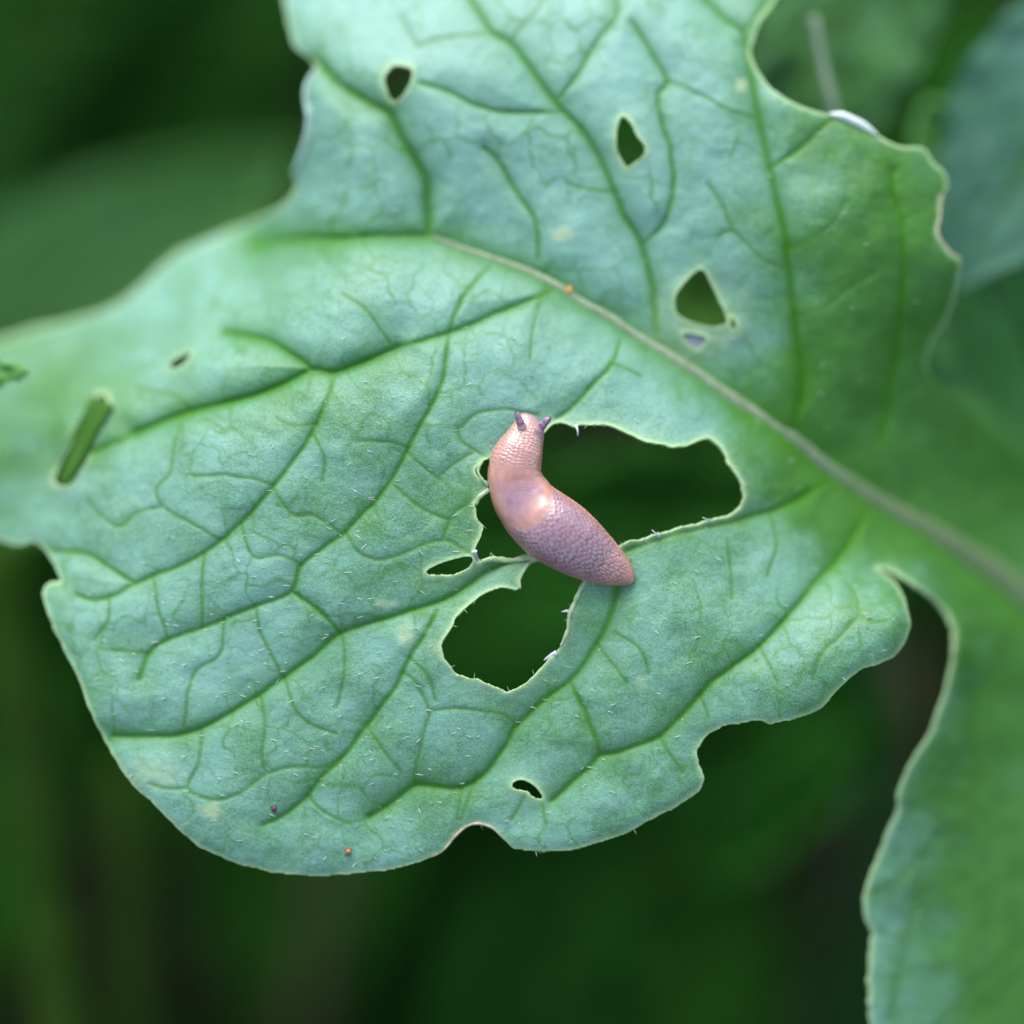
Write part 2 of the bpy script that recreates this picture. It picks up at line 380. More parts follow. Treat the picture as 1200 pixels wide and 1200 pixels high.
gx = X0 + STEP * np.arange(NX)[:, None] * np.ones((1, NY)); gy = Y0 + STEP * np.arange(NY)[None] * np.ones((NX, 1))

def field(paths, pad, amp, seed):
    d = np.full((NX, NY), 999.0)
    for k, p in enumerate(paths): dist_poly(wobble(spline(p, step=6), amp, seed + k), X0, Y0, STEP, NX, NY, pad, d)
    return d
dM = field([MIDRIB], 140, 0, 1); d1 = field(V1, 120, 1.0, 10); d2 = field(V2, 90, 1.1, 50); d3 = field(V3, 50, 1.2, 90)
# unnamed finest net: branches off between the traced veins
rng = np.random.RandomState(4)
cells = rng.rand(1500, 2) * 1340 - 60
def voronoi_edge(px, py, pts, cell):
    """distance to the nearest Voronoi border"""
    n = int(1500 / cell) + 3
    f1 = np.full(px.shape, 1e9); f2 = np.full(px.shape, 1e9)
    ci = np.floor((px + 60) / cell); cj = np.floor((py + 60) / cell)
    for a in (-1, 0, 1):
        for c in (-1, 0, 1):
            qx = (ci + a + .5 + .8 * (_h(ci + a, cj + c, 2.3) - .5)) * cell - 60
            qy = (cj + c + .5 + .8 * (_h(ci + a, cj + c, 8.9) - .5)) * cell - 60
            d = np.hypot(px - qx, py - qy)
            f2 = np.minimum(np.maximum(f1, d), f2); f1 = np.minimum(f1, d)
    return (f2 - f1) * .6
wx = gx + 9 * fbm(gx / 30, gy / 30, 71); wy = gy + 9 * fbm(gx / 30, gy / 30, 77)
d4 = voronoi_edge(wx, wy, cells, 46); d5 = voronoi_edge(wx + 500, wy * 1.1 + 300, cells, 23)

def prof(d, a, wd): return a * np.exp(-d / wd)
groove = np.maximum.reduce([prof(dM, 1.9, 34), prof(d1, 1.05, 21), prof(d2, .58, 14), prof(d3, .17, 7), prof(d4, .05, 4)])
dS = field([V1[1], V2[4], V1[3][4:13], MIDRIB[:5]], 120, 1.0, 10)
groove = np.maximum(groove, prof(dS, 2.1, 24))
groove = groove + .16 * np.exp(-(d1 / 3.0) ** 2) + .12 * np.exp(-(d2 / 2.4) ** 2) + .06 * np.exp(-(d3 / 2.0) ** 2)
W0 = base_depth(gx, gy)
W0 = W0 - .45 * np.log1p(np.exp(np.clip((-2.5 - W0) / 1.2, -30, 30))) * 1.2   # the far ends fall away more
pucker = .42 * fbm(gx / 95, gy / 95, 31, 2) + .10 * fbm(gx / 24, gy / 24, 37, 2) + .022 * fbm(gx / 8, gy / 8, 41, 2)
pucker *= 1 - .6 * np.exp(-np.minimum(dM, d1) / 12)
WG = W0 - groove + pucker + .45
# outline and holes -> signed distance (positive inside the blade)
sd = np.full((NX, NY), 60.0); inside = np.zeros((NX, NY), bool)
polys = []
for k, poly in enumerate([OUTLINE] + HOLES):
    c = spline(poly, True, 2.0)
    s_ = np.arange(len(c))
    amp = .9 if k == 0 else (1.3 if k == 1 else .5)
    c = c + amp * np.stack([noise(s_ * .23, s_ * 0 + k, 3), noise(s_ * .23, s_ * 0 + k, 5)], 1) * (sm(0, 10, s_) * sm(0, 10, len(c) - s_))[:, None]
    polys.append(c)
    cc = np.vstack([c, c[:1]])
    dist_poly(cc, X0, Y0, STEP, NX, NY, 30, sd)
    for a, b in zip(cc[:-1], cc[1:]):
        if a[1] == b[1]: continue
        ylo, yhi = sorted((a[1], b[1]))
        j0 = max(0, int(math.ceil((ylo - Y0) / STEP))); j1 = min(NY, int(math.ceil((yhi - Y0) / STEP)))
        for j in range(j0, j1):
            y = Y0 + STEP * j
            x = a[0] + (y - a[1]) / (b[1] - a[1]) * (b[0] - a[0])
            i = max(0, min(NX, int(math.floor((x - X0) / STEP)) + 1))
            inside[:i, j] ^= True
sdf = np.where(inside, sd, -sd); sdf[np.abs(sdf) < .12] = .12
# margins: the blade droops a little at outer edges and curls up a touch round the chewed holes
dh = np.full((NX, NY), 60.0)
for c in polys[1:]: dist_poly(np.vstack([c, c[:1]]), X0, Y0, STEP, NX, NY, 40, dh)
do = np.full((NX, NY), 60.0); dist_poly(np.vstack([polys[0], polys[0][:1]]), X0, Y0, STEP, NX, NY, 40, do)
WG += .25 * np.exp(-dh / 6) - .5 * np.exp(-do / 9)
flap = np.exp(-(np.hypot((gx - 80) / 14, (gy - 540) / 34)) ** 2) * .9
WG += flap
def leafW(x, y):
    fi = np.clip((np.asarray(x, float) - X0) / STEP, 0, NX - 2); fj = np.clip((np.asarray(y, float) - Y0) / STEP, 0, NY - 2)
    i = np.floor(fi).astype(int); j = np.floor(fj).astype(int); u = fi - i; v = fj - j
    return WG[i, j]*(1-u)*(1-v) + WG[i+1, j]*u*(1-v) + WG[i, j+1]*(1-u)*v + WG[i+1, j+1]*u*v
# attributes
veinA = np.maximum.reduce([.85 * np.exp(-(dM / 19) ** 2), .55 * np.exp(-(dM / 30) ** 2), .95 * np.exp(-(dS / 10) ** 2), .72 * np.exp(-(d1 / 9) ** 2), np.exp(-(d1 / 4.8) ** 2), .62 * np.exp(-d1 / 14), .95 * np.exp(-(d2 / 3.8) ** 2), .42 * np.exp(-d2 / 9), .8 * np.exp(-dS / 15)])
fineA = np.maximum.reduce([np.exp(-(d3 / 2.5) ** 2), .35 * np.exp(-d3 / 6), .85 * np.exp(-(d4 / 1.7) ** 2) * np.clip(.50 + .9 * noise(gx / 55, gy / 55, 9), 0, 1), .45 * np.exp(-(d5 / 1.7) ** 2) * np.clip(.4 + .9 * noise(gx / 45, gy / 45, 19), 0, 1)])
edgeA = (1 - sm(1070, 1100, gx) * sm(400, 430, gy) * sm(720, 680, gy)) * np.maximum(.85 * np.exp(-(do / 3.6) ** 2), .9 * np.exp(-(dh / 3.2) ** 2) + .35 * np.exp(-dh / 7))
edgeA *= 1 - .75 * sm(60, 45, np.hypot((gx - 95) / .7, gy - 515)) - .5 * sm(30, 20, np.hypot(gx - 210, gy - 422))
def blob(x, y, rx, ry, s=1.0, soft=.5):
    r = np.hypot((gx - x) / rx, (gy - y) / ry) + .25 * noise(gx / 7, gy / 7, x); return s * (1 - sm(1 - soft, 1 + soft, r))
paleA = np.maximum.reduce([blob(660, 275, 12, 8, .9), blob(247, 951, 13, 9, .8, .6), blob(475, 745, 10, 14, .6), blob(180, 905, 26, 15, .5, .8), blob(453, 707, 14, 5, .6),
   blob(868, 100, 6, 8, .9), blob(512, 760, 12, 8, .4), blob(820, 375, 45, 45, .35, .9) , blob(845, 395, 22, 12, .5), blob(750, 800, 7, 9, .4), blob(500, 738, 7, 4, .4)])
mottle = np.clip(.5 + .6 * fbm(gx / 18, gy / 18, 83), 0, 1)
bloom_sheen = .16 * fbm(gx / 150, gy / 150, 55) + .17 * fbm(gx / 36, gy / 36, 58, 4) + .06 - 1.0 * sm(200, 20, np.hypot((gx - 1060) / 1.25, (gy - 500) / .85)) - .15 * sm(100, 350, gx - 780) - .45 * sm(60, 200, gx - 960) * sm(650, 720, gy) - .28 * sm(260, 60, gx) * sm(640, 500, gy) + .32 * sm(600, 250, gy) * sm(900, 700, gx) - .62 * sm(820, 1020, gx) * sm(700, 560, gy)  # blotchy wax; regional terms paint in upper sky sheen and shaded slopes
bloom_sheen += .10 * sm(500, 100, gy) - .12 * np.exp(-((dM) / 60) ** 2)  # paler towards the top, painted sky reflection
# marching squares
vid = -np.ones((NX, NY), int); ii, jj = np.nonzero(sdf > 0); vid[ii, jj] = np.arange(len(ii))
pts = [np.stack([gx[ii, jj], gy[ii, jj]], 1)]
extra = []; emap = {}
def ev(i, j, k, l):
    key = (i, j, k, l) if (i, j) < (k, l) else (k, l, i, j)
    if key not in emap:
        i, j, k, l = key
        t = sdf[i, j] / (sdf[i, j] - sdf[k, l]); t = min(.97, max(.03, t))
        emap[key] = len(ii) + len(extra); extra.append((gx[i, j] + t * (gx[k, l] - gx[i, j]), gy[i, j] + t * (gy[k, l] - gy[i, j])))
    return emap[key]
q = sdf > 0
full = q[:-1, :-1] & q[1:, :-1] & q[1:, 1:] & q[:-1, 1:]
anyq = q[:-1, :-1] | q[1:, :-1] | q[1:, 1:] | q[:-1, 1:]
fi, fj = np.nonzero(full)
F = np.stack([vid[fi, fj], vid[fi, fj + 1], vid[fi + 1, fj + 1], vid[fi + 1, fj]], 1).tolist()
for i, j in zip(*np.nonzero(anyq & ~full)):
    ring = [(i, j), (i, j + 1), (i + 1, j + 1), (i + 1, j)]; out = []
    for a in range(4):
        p0, p1 = ring[a], ring[(a + 1) % 4]
        if q[p0]: out.append(vid[p0])
        if q[p0] != q[p1]: out.append(ev(*p0, *p1))
    if len(out) >= 3: F.append(out)
XY = np.vstack(pts + ([np.array(extra)] if extra else []))
def samp(A):
    fi_ = np.clip((XY[:, 0] - X0) / STEP, 0, NX - 1.001); fj_ = np.clip((XY[:, 1] - Y0) / STEP, 0, NY - 1.001)
    i = np.floor(fi_).astype(int); j = np.floor(fj_).astype(int); u = fi_ - i; v = fj_ - j
    return A[i, j]*(1-u)*(1-v) + A[i+1, j]*u*(1-v) + A[i, j+1]*(1-u)*v + A[i+1, j+1]*u*v
LEAF = empty('chewed_leaf', P(1288, 765, -20))
tag(LEAF, 'large pale green lobed leaf full of chewed holes, with the slug on it', 'leaf')
blade = mesh_obj('blade', P(XY[:, 0], XY[:, 1], samp(WG)), F, M_BLADE, LEAF,
    attrs={'pxy': np.c_[XY / 100, np.zeros(len(XY))], 'vein': samp(veinA), 'fine': samp(fineA), 'edge': samp(edgeA), 'pale': samp(paleA), 'bloom_sheen': samp(bloom_sheen), 'mottle': samp(mottle)})
md = blade.modifiers.new('thickness', 'SOLIDIFY'); md.thickness = .00036; md.offset = -1
# face winding: make the first face look at the camera, else flip the thickness
blade.data.update()
if np.dot(np.array(blade.data.polygons[0].normal), TOC) < 0: md.offset = 1

# midrib, running on into the petiole
mp = spline(MIDRIB[4:], step=5)
tt = np.linspace(0, 1, len(mp)); rad = np.interp(mp[:, 0], [500, 560, 740, 960, 1100, 1200, 1290], [1.6, 3.4, 5.6, 10, 19, 27, 32])
lw = leafW(mp[:, 0], mp[:, 1])
k = 9; lws = np.convolve(np.pad(lw, k, 'edge'), np.ones(2*k+1) / (2*k+1), 'valid')
pth = P(mp[:, 0], mp[:, 1], lws + .25 - rad * .1 * .30)
rm = rad * PX
end = pth[-1]; dirv = pth[-1] - pth[-12]; dirv /= np.linalg.norm(dirv)
gp = np.array([end[0] + .12, end[1] - .05, -.005])
bz = np.linspace(0, 1, 24)[1:, None]
c1 = end + dirv * .07; c2 = gp + np.array([-.01, 0, .12])
pet = (1-bz)**3 * end + 3*(1-bz)**2*bz * c1 + 3*(1-bz)*bz**2 * c2 + bz**3 * gp
pv, pf = tube(np.vstack([pth, pet]), np.r_[rm, np.full(len(pet), rm[-1])], 16, .5)
ra = np.r_[sm(760, 1080, mp[:, 0]), np.ones(len(pet))]
mr, nt_, bs_, out_ = nodes('midrib_skin'); b_ = NB(nt_); nz = b_.noise(b_.new('ShaderNodeTexCoord').outputs['Object'], 900, 4, .6)
thin = b_.mix(b_.ramp(nz, .3, .7), (.17, .235, .12), (.26, .325, .20)); thick = b_.mix(b_.ramp(nz, .3, .7), (.095, .155, .055), (.14, .20, .085))
b_.l(b_.mix(b_.attr('along').outputs['Fac'], thin, thick), bs_.inputs['Base Color']); bs_.inputs['Roughness'].default_value = .5; bs_.inputs['Specular IOR Level'].default_value = .3
b_.l(b_.bump(nz, .00012, .7), bs_.inputs['Normal'])
mesh_obj('midrib', pv, pf, mr, LEAF, attrs={'along': np.repeat(ra, 16)})

# fine white hairs on the upper face
hv, hf = [], []
def hair(px, py, wv, ang, ln, up, r=.55):
    a = np.array([px, py, wv]); d = np.array([math.cos(ang) * ln, math.sin(ang) * ln, up])
    pth = np.array([a, a + d * .5 + (0, 0, .04 * ln / 8), a + d])
    v, f = tube(P(pth[:, 0], pth[:, 1], pth[:, 2]), np.array([r, r * .75, r * .15]) * PX, 5)
    n0 = sum(len(x) for x in hv); hv.append(v); hf.extend([[i + n0 for i in q_] for q_ in f])
cnt = 0
while cnt < 360:
    x, y = rng.rand(2) * (1000, 1000) + (90, 150)
    if rng.rand() > np.exp(-((x - 380) / 330) ** 2 - ((y - 760) / 260) ** 2) + .14: continue
    i, j = int((x - X0) / STEP), int((y - Y0) / STEP)
    if sdf[i, j] < 4: continue
    hair(x, y, leafW(x, y) - .02, rng.normal(0, .45) + (math.pi if rng.rand() < .35 else 0), rng.uniform(3.5, 9.5), rng.uniform(.15, .5), rng.uniform(.35, .6)); cnt += 1
# hairs standing off the chewed and outer margins
for c in polys[:2]:
    for k in rng.randint(0, len(c), 55):
        x, y = c[k]
        if 0 < x < 1180 and 380 < y < 1190: hair(x, y, leafW(x, y) - .1, rng.rand() * 6.28, rng.uniform(4, 9), rng.uniform(-.2, .3), .3)
tag(mesh_obj('leaf_hairs', np.vstack(hv), hf, M_HAIR, LEAF), kind='stuff')

# torn fibres and dried shreds along the chewed edges
def fibre(pts3, r, mat, name='torn_fibre'):
    p = spline([(a, b_, c) for a, b_, c in pts3], step=2.5)
    r_ = np.interp(np.linspace(0, 1, len(p)), np.linspace(0, 1, len(r)), r) * PX
    v, f = tube(P(p[:, 0], p[:, 1], p[:, 2]), r_ * (1 + .25 * noise(np.arange(len(p)) * .9, np.zeros(len(p)), len(p))), 8, .6)
    return mesh_obj(name, v, f, mat, LEAF)
LW = lambda x, y, o=0: (x, y, float(leafW(x, y)) + o)
fibre([LW(675, 498), (677, 505, -.4), (677, 511, -.5)], [2.2, 1.2, .5], M_DRYFIBRE)
fibre([LW(668, 717, .1), (664, 716, .1), (658, 717, .2)], [3.2, 2.2, .4], M_DRYFIBRE)
fibre([LW(652, 765, .1), (643, 770, .1), (637, 774, .1)], [3, 2.4, .5], M_DRYFIBRE)
fibre([LW(556, 646, .1), (558, 654, .1), (564, 662, .1)], [3.2, 2.4, 3.5], M_DRYFIBRE, 'torn_shred')
fibre([LW(773, 629, .1), (768, 625, .3), (764, 621, .5)], [2.2, 1.4, .4], M_DRYFIBRE)
fibre([LW(831, 611, .1), (826, 608, .3), (823, 606, .4)], [1.5, .9, .3], M_DRYFIBRE)
fibre([LW(583, 655, .1), (578, 651, .3), (575, 648, .4)], [1.5, .9, .3], M_FIBRE)
fibre([LW(688, 674, .1), LW(684, 684, .1), LW(678, 695, .15), LW(672, 709, .1), LW(667, 722, .1), LW(665, 740, .1), LW(657, 757, .1)], [2.2, 3, 2.4, 2.8, 2, 2.4, 1], M_FIBRE)
fibre([LW(565, 658, .1), LW(577, 655, .2), LW(590, 657, .2), LW(608, 656, .2), LW(622, 653, .25), (636, 653, .6)], [2.5, 3.2, 2.6, 3, 3.6, 2.6], M_FIBRE)
fibre([LW(609, 690, .1), LW(609, 680, .15), LW(613, 670, .2), LW(622, 658, .2), (634, 653, .5)], [2, 1.5, 2.0, 1.8, 1.2], M_FIBRE)
fibre([LW(692, 668, .1), LW(693, 680, .3), LW(697, 688, .3)], [1, .8, .3], M_FIBRE)
fibre([LW(565, 541, .1), LW(560, 552, .1), LW(566, 563, .1), LW(572, 570, .1)], [1.4, 2, 1.6, 1.2], M_FIBRE)
fibre([LW(573, 574, .1), LW(561, 583, .15), LW(558, 592, .1)], [2.6, 3, 1.8], M_FIBRE)
# the thin window of skin left beside the triangular hole
mw = np.array([(x, y) for x in np.linspace(797, 830, 12) for y in np.linspace(388, 413, 10)])
m_ = mesh_obj('leaf_skin', P(mw[:, 0], mw[:, 1], leafW(mw[:, 0], mw[:, 1]) - .45 + .06 * noise(mw[:, 0] / 5, mw[:, 1] / 5, 3)), grid_faces(12, 10),
              simple('dried_skin', (.17, .20, .21), (.28, .31, .32), 2500, .5, .0001), LEAF)
m_.modifiers.new('thickness', 'SOLIDIFY').thickness = .00006
m_['label'] = 'grey dried skin left in a small window'
# the rolled pale piece of the margin near the top notch
cp = np.array([(972,134),(985,135),(1000,141),(1015,149),(1028,158)])
cs = spline(cp, step=2)
v, f = tube(P(cs[:, 0], cs[:, 1], leafW(cs[:, 0], cs[:, 1]) + .25), np.interp(np.linspace(0, 1, len(cs)), [0, .25, .7, 1], [1.5, 5, 5, 1.5]) * PX, 10, .8)
mesh_obj('curled_margin', v, f, simple('pale_curl', (.50, .60, .52), (.62, .70, .62), 800, .3, .0001), LEAF)
cp = spline(np.array([(371,79),(361,95),(358,113),(362,138),(359,163),(350,192),(343,204)]), step=2)
v, f = tube(P(cp[:, 0], cp[:, 1], leafW(cp[:, 0], cp[:, 1]) + .3), np.interp(np.linspace(0, 1, len(cp)), [0, .2, .6, .9, 1], [1, 3, 4, 5, 2]) * PX, 10, .8)
mesh_obj('curled_margin', v, f, simple('pale_green_curl', (.27, .44, .34), (.36, .52, .42), 800, .4, .0001), LEAF)
M_TAN = simple('dried_margin', (.36, .28, .16), (.50, .42, .28), 1200, .6, .0001)
for pts_ in ([(1106,226),(1102,240),(1101,255),(1098,270),(1103,283),(1114,296),(1126,303)], [(495,1008),(517,998),(533,980),(547,968),(560,965),(577,970),(592,985)]):
    cp = spline(np.array(pts_), step=2)
    v, f = tube(P(cp[:, 0], cp[:, 1], leafW(cp[:, 0], cp[:, 1]) - .12), np.interp(np.linspace(0, 1, len(cp)), [0, .3, .8, 1], [.5, 1.7, 1.9, .6]) * PX, 8)
    mesh_obj('dried_margin', v, f, M_TAN, LEAF)
# green flap standing in the slit at the left
fl = [];
for a in np.linspace(0, 1, 14):
    for c in np.linspace(-1, 1, 8):
        x = 66 + (121 - 66) * a + c * 12; y = 566 + (470 - 566) * a + c * 5
        fl.append((x, y, float(leafW(x, y)) - 1.5 + 1.0 * c * c + 1.2 * a))
fl = np.array(fl)
fo = mesh_obj('folded_flap', P(fl[:, 0], fl[:, 1], fl[:, 2]), grid_faces(14, 8), plain_leaf('flap_green', (.042, .125, .013), amt=.05), LEAF,
   attrs={'pxy': np.c_[fl[:, :2] / 100, np.zeros(len(fl))], 'vein': np.zeros(len(fl))})
fo.modifiers.new('thickness', 'SOLIDIFY').thickness = .0003

# ------------------------------------------------------------------ the slug
def slug():
    ctl = np.array([ # centre x, y, half width
     (625,487.5,4),(624,488.6,10),(623,491.5,14.5),(620.5,499,17),(616,512,21.5),(610,526,26.5),(605,540,29.5),(603,553,30.5),(605,567,31.5),(612,583,34.5),
     (625,600,37),(643,616,39.5),(662,629,38.8),(682,643,34.8),(702,656,28.5),(718,666,22),(729,673,16),(737,679,9.5),(741,683,3)], float)
    p = spline(ctl, step=.8); n = len(p)
    ds = np.r_[0, np.cumsum(np.hypot(*np.diff(p[:, :2], axis=0).T))]; L = ds[-1]
    t = np.gradient(p[:, :2], axis=0); ker = np.ones(15) / 15
    t = np.stack([np.convolve(np.pad(t[:, k], 7, 'edge'), ker, 'valid') for k in (0, 1)], 1)
    t /= np.linalg.norm(t, axis=1)[:, None]
    nr = np.stack([t[:, 1], -t[:, 0]], 1)           # to the slug's left... image right of travel
    hw = p[:, 2]
    seg = 180; th = np.arange(seg) / seg * 2 * np.pi
    c, s = np.cos(th), np.sin(th)
    foot = leafW(p[:, 0], p[:, 1]); ker = np.ones(121) / 121
    foot = np.convolve(np.pad(foot, 60, 'edge'), ker, 'valid')
    # the leaf carries head, left flank and tail
    foot = np.interp(ds, [0, 40, 110, 190, 225, L], [float(leafW(616, 506)), float(leafW(585, 522)), -.1, .0, float(leafW(722, 672)), float(leafW(738, 682))]) + .12
    # rounded top, flat sole, thin fringe at the foot
    H = hw * np.interp(ds / L, [0, .06, .22, .34, .42, .50, .58, .8, 1], [.7, .7, .72, .66, .70, .84, .88, .78, .7])
    H = np.convolve(np.pad(H, 20, 'edge'), np.hanning(43)[1:-1] / np.hanning(43).sum(), 'valid')
    lat = hw[:, None] * np.sign(c) * np.abs(c) ** .92
    up = np.where(s >= 0, H[:, None] * np.abs(s) ** .95, -hw[:, None] * .22 * np.abs(s) ** .6)
    up = up + hw[:, None] * .24
    fr = np.exp(-((th[None] - np.pi - .16) / .16) ** 2) + np.exp(-((th[None] - 2*np.pi + .16 - 0) / .16) ** 2)
    S_, TH = np.meshgrid(ds, th, indexing='ij')
    arc = (TH - np.pi / 2) * hw[:, None] * .95        # px from the back line
    sn = S_ / L
    mant0, mant1 = .235, .485                          # smooth mantle
    edge1 = mant1 + .055 * np.cos(np.clip(TH - np.pi/2, -1.6, 1.6) * 2) - .02 + .012 * noise(arc / 9, S_ * 0, 3)
    back = sm(edge1 - .012, edge1 + .022, sn); front = 1 - sm(mant0 - .02, mant0 + .02, sn)
    mantle = (1 - back) * (1 - front)
    top = s[None] > -.25
    # tubercles: staggered long cells on the back
    def cells(u, v, seed):
        iu = np.floor(u); f1 = np.full(u.shape, 9.); f2 = np.full(u.shape, 9.)
        for a in (-1, 0, 1):
            for b_ in (-1, 0, 1):
                cu = iu + a; vv = v + .5 * (np.mod(cu, 2)); cv = np.floor(vv) + b_
                qx = cu + .5 + .55 * (_h(cu, cv, seed) - .5); qy = cv + .5 + .55 * (_h(cu, cv, seed + 5) - .5)
                d = np.hypot((u - qx), (vv - qy)); f2 = np.minimum(np.maximum(f1, d), f2); f1 = np.minimum(f1, d)
        return np.clip((f2 - f1) * 1.7, 0, 1)
    tub = cells(arc / 3.9 + .32 * noise(S_ / 14, arc / 14, 4), S_ / 7.8 + .35 * noise(S_ / 11, arc / 11, 8), 3.1)
    tubA = back * (1 - .75 * sm(.90, 1.0, sn)) * top
    wr = np.sin(S_ / 3.3 * 2 * np.pi / 1.35 + 2.6 * noise(S_ / 9, arc / 7, 12) + 1.2 * np.abs(arc) / 18) * (.6 + .4 * noise(S_ / 4, arc / 5, 17))
    net = cells(arc / 4.6, S_ / 3.6, 7.7)
    wrA = front * sm(.02, .07, sn) * top
    rr = np.hypot((S_ - .43 * L) * .8, arc - 3)
    con = np.sin(rr * 2 * np.pi / 3.6 + 1.5 * noise(S_ / 8, arc / 8, 21))
    disp = tubA * (sm(.03, .5, tub) - .5) * 1.1 + wrA * (wr * .35 + (sm(.05, .5, net) - .5) * .7) + mantle * con * (.05 + .06 * noise(S_ / 5, arc / 5, 23)) + .5 * fbm(S_ / 16, arc / 16, 44, 2) * .6
    disp = disp + mantle * .7 * sm(0, .05, edge1 - sn) * sm(.0, .05, sn - mant0) + fr * hw[:, None] * .03
    g = np.abs(c)[None] * np.ones((n, 1))
    lat = lat + disp * c[None]; up = up + disp * s[None] * (s[None] > -.3)
    x = p[:, 0:1] + nr[:, 0:1] * lat; y = p[:, 1:2] + nr[:, 1:2] * lat
    wv = foot[:, None] + up * .1
    V = P(x, y, wv).reshape(-1, 3)
    Fc = grid_faces(n, seg, True).tolist(); Fc.append(list(range(seg))); Fc.append([(n - 1) * seg + k for k in range(seg)][::-1])
    # colour: mauve back, apricot flanks and mantle, pale fringe
    A = lambda *q_: np.array(q_)
    col = np.ones((n, seg, 3)) * A(.72, .39, .29)
    def over(m, cc): nonlocal col; col = col * (1 - m[..., None]) + A(*cc) * m[..., None]
    up_ = np.clip(s, 0, 1)[None] * np.ones((n, 1))
    over(back * sm(.05, .55, up_) * (1 - sm(.80, 1.0, sn)), (.44, .255, .29))
    over(back * sm(.05, .5, up_) * (1 - sm(.84, 1.0, sn)) * (1 - sm(.04, .5, tub)) * .5, (.30, .15, .19))
    over(back * sm(.1, .6, up_) * sm(.2, .8, tub) * .6, (.66, .46, .47))
    over(sm(.78, 1.0, sn) * .75, (.62, .31, .24))
    over(mantle * sm(.55, .95, up_) * .55 * np.exp(-((sn - .375) / .07) ** 2) * 1.45, (.44, .27, .35))
    over(mantle * np.exp(-((arc + 15) / 12) ** 2) * .4 * sm(.36, .46, sn), (.76, .42, .24))
    over((1 - back) * (1 - front) * sm(.3, .9, up_) * .30 * np.clip(.5 + fbm(S_ / 6, arc / 5, 91), 0, 1), (.50, .31, .36))
    over(front * sm(.25, .8, up_) * .55, (.82, .52, .48))
    over(front * (1 - sm(.05, .45, net)) * .35 * top, (.40, .20, .17))
    over((1 - sm(.0, .07, sn)) * .6, (.50, .31, .35))
    over((1 - sm(-.1, .22, s[None] * np.ones((n, 1)))) * .6 * (1 - sm(.3, .5, sn)), (.72, .60, .52))
    col = (col - .5) * 1.0 + .5
    col = np.clip(col + (col - col.mean(-1, keepdims=True)) * .18, 0, 1) * .60
    col *= (1 + .10 * fbm(S_ / 7, arc / 7, 61))[..., None]
    m, nt, bs, out = nodes('slug_skin'); b = NB(nt)
    b.l(b.attr('col').outputs['Color'], bs.inputs['Base Color'])
    co = b.new('ShaderNodeTexCoord').outputs['Object']; nn = b.noise(co, 3500, 3)
    b.l(b.bump(nn, .00004, .5), bs.inputs['Normal'])
    bs.inputs['Roughness'].default_value = .36; bs.inputs['Specular IOR Level'].default_value = .55
    bs.inputs['Subsurface Weight'].default_value = .6; bs.inputs['Subsurface Scale'].default_value = 1.0
    bs.inputs['Subsurface Radius'].default_value = (.0008, .0004, .0003)
    bs.inputs['Coat Weight'].default_value = .7; bs.inputs['Coat Roughness'].default_value = .27
    e = empty('slug', P(650, 600, 0.1)); tag(e, 'small pinkish brown slug draped across the chewed hole in the leaf', 'slug')
    ca = np.concatenate([np.clip(col, 0, 1), np.ones((n, seg, 1))], -1).reshape(-1, 4)
    mesh_obj('body', V, Fc, m, e, attrs={'col': ca})
    mt, nt, bs, out = nodes('tentacle_skin'); b = NB(nt)
    co = b.new('ShaderNodeTexCoord').outputs['Object']
    tc = b.mix(b.ramp(b.noise(co, 3000, 3), .35, .65), (.17, .09, .14), (.30, .18, .24))
    b.l(b.mix(b.attr('root').outputs['Fac'], tc, (.46, .28, .28)), bs.inputs['Base Color'])
    bs.inputs['Roughness'].default_value = .28; bs.inputs['Subsurface Weight'].default_value = .4; bs.inputs['Subsurface Radius'].default_value = (.0006, .0003, .0003); bs.inputs['Subsurface Scale'].default_value = 1
    me_, nt, be, out = nodes('eye_spot'); be.inputs['Base Color'].default_value = (.02, .015, .02, 1); be.inputs['Roughness'].default_value = .2
    for pts_, rr_ in (([(614,507,1.0),(611.5,500,1.5),(608.5,492,1.95),(604.5,482.5,2.2)], (7.0, 5.2, 3.7, 3.2)), ([(629,510,.9),(632,503,1.4),(637.5,496,1.85),(645,489,2.1)], (7.2, 5.7, 4.2, 3.4))):
        q_ = spline(pts_, step=.8); k = len(q_); u = np.linspace(0, 1, k)
        r = np.interp(u, [0, .33, .75, .92], rr_) * np.sqrt(np.clip(1 - ((u - .86) / .14).clip(0, 1) ** 2, .02, 1)) * (1 + .06 * np.sin(u * 26))
        v, f = tube(P(q_[:, 0], q_[:, 1], q_[:, 2]), r * PX, 14)
        te = mesh_obj('tentacle', v, f, mt, e, attrs={'root': np.repeat(1 - sm(.22, .55, u), 14)})
        a = np.array(q_[-1]); d_ = (q_[-1] - q_[-4]); d_ /= np.linalg.norm(d_[:2])
        th_ = np.linspace(0, np.pi, 7); ctr = P(a[0] - .6 * d_[0], a[1] - .6 * d_[1], a[2] + .12)
        vv = []
        for pa in th_:
            for pb in np.arange(10) / 10 * 2 * np.pi: vv.append(ctr + 1.25 * PX * (RT * math.sin(pa) * math.cos(pb) + UP * math.sin(pa) * math.sin(pb) + TOC * math.cos(pa)))
        o = mesh_obj('eye', np.array(vv) , grid_faces(7, 10, True), me_, e); o.parent = te
    te['label'] = 'dark mauve eye tentacle'
slug()

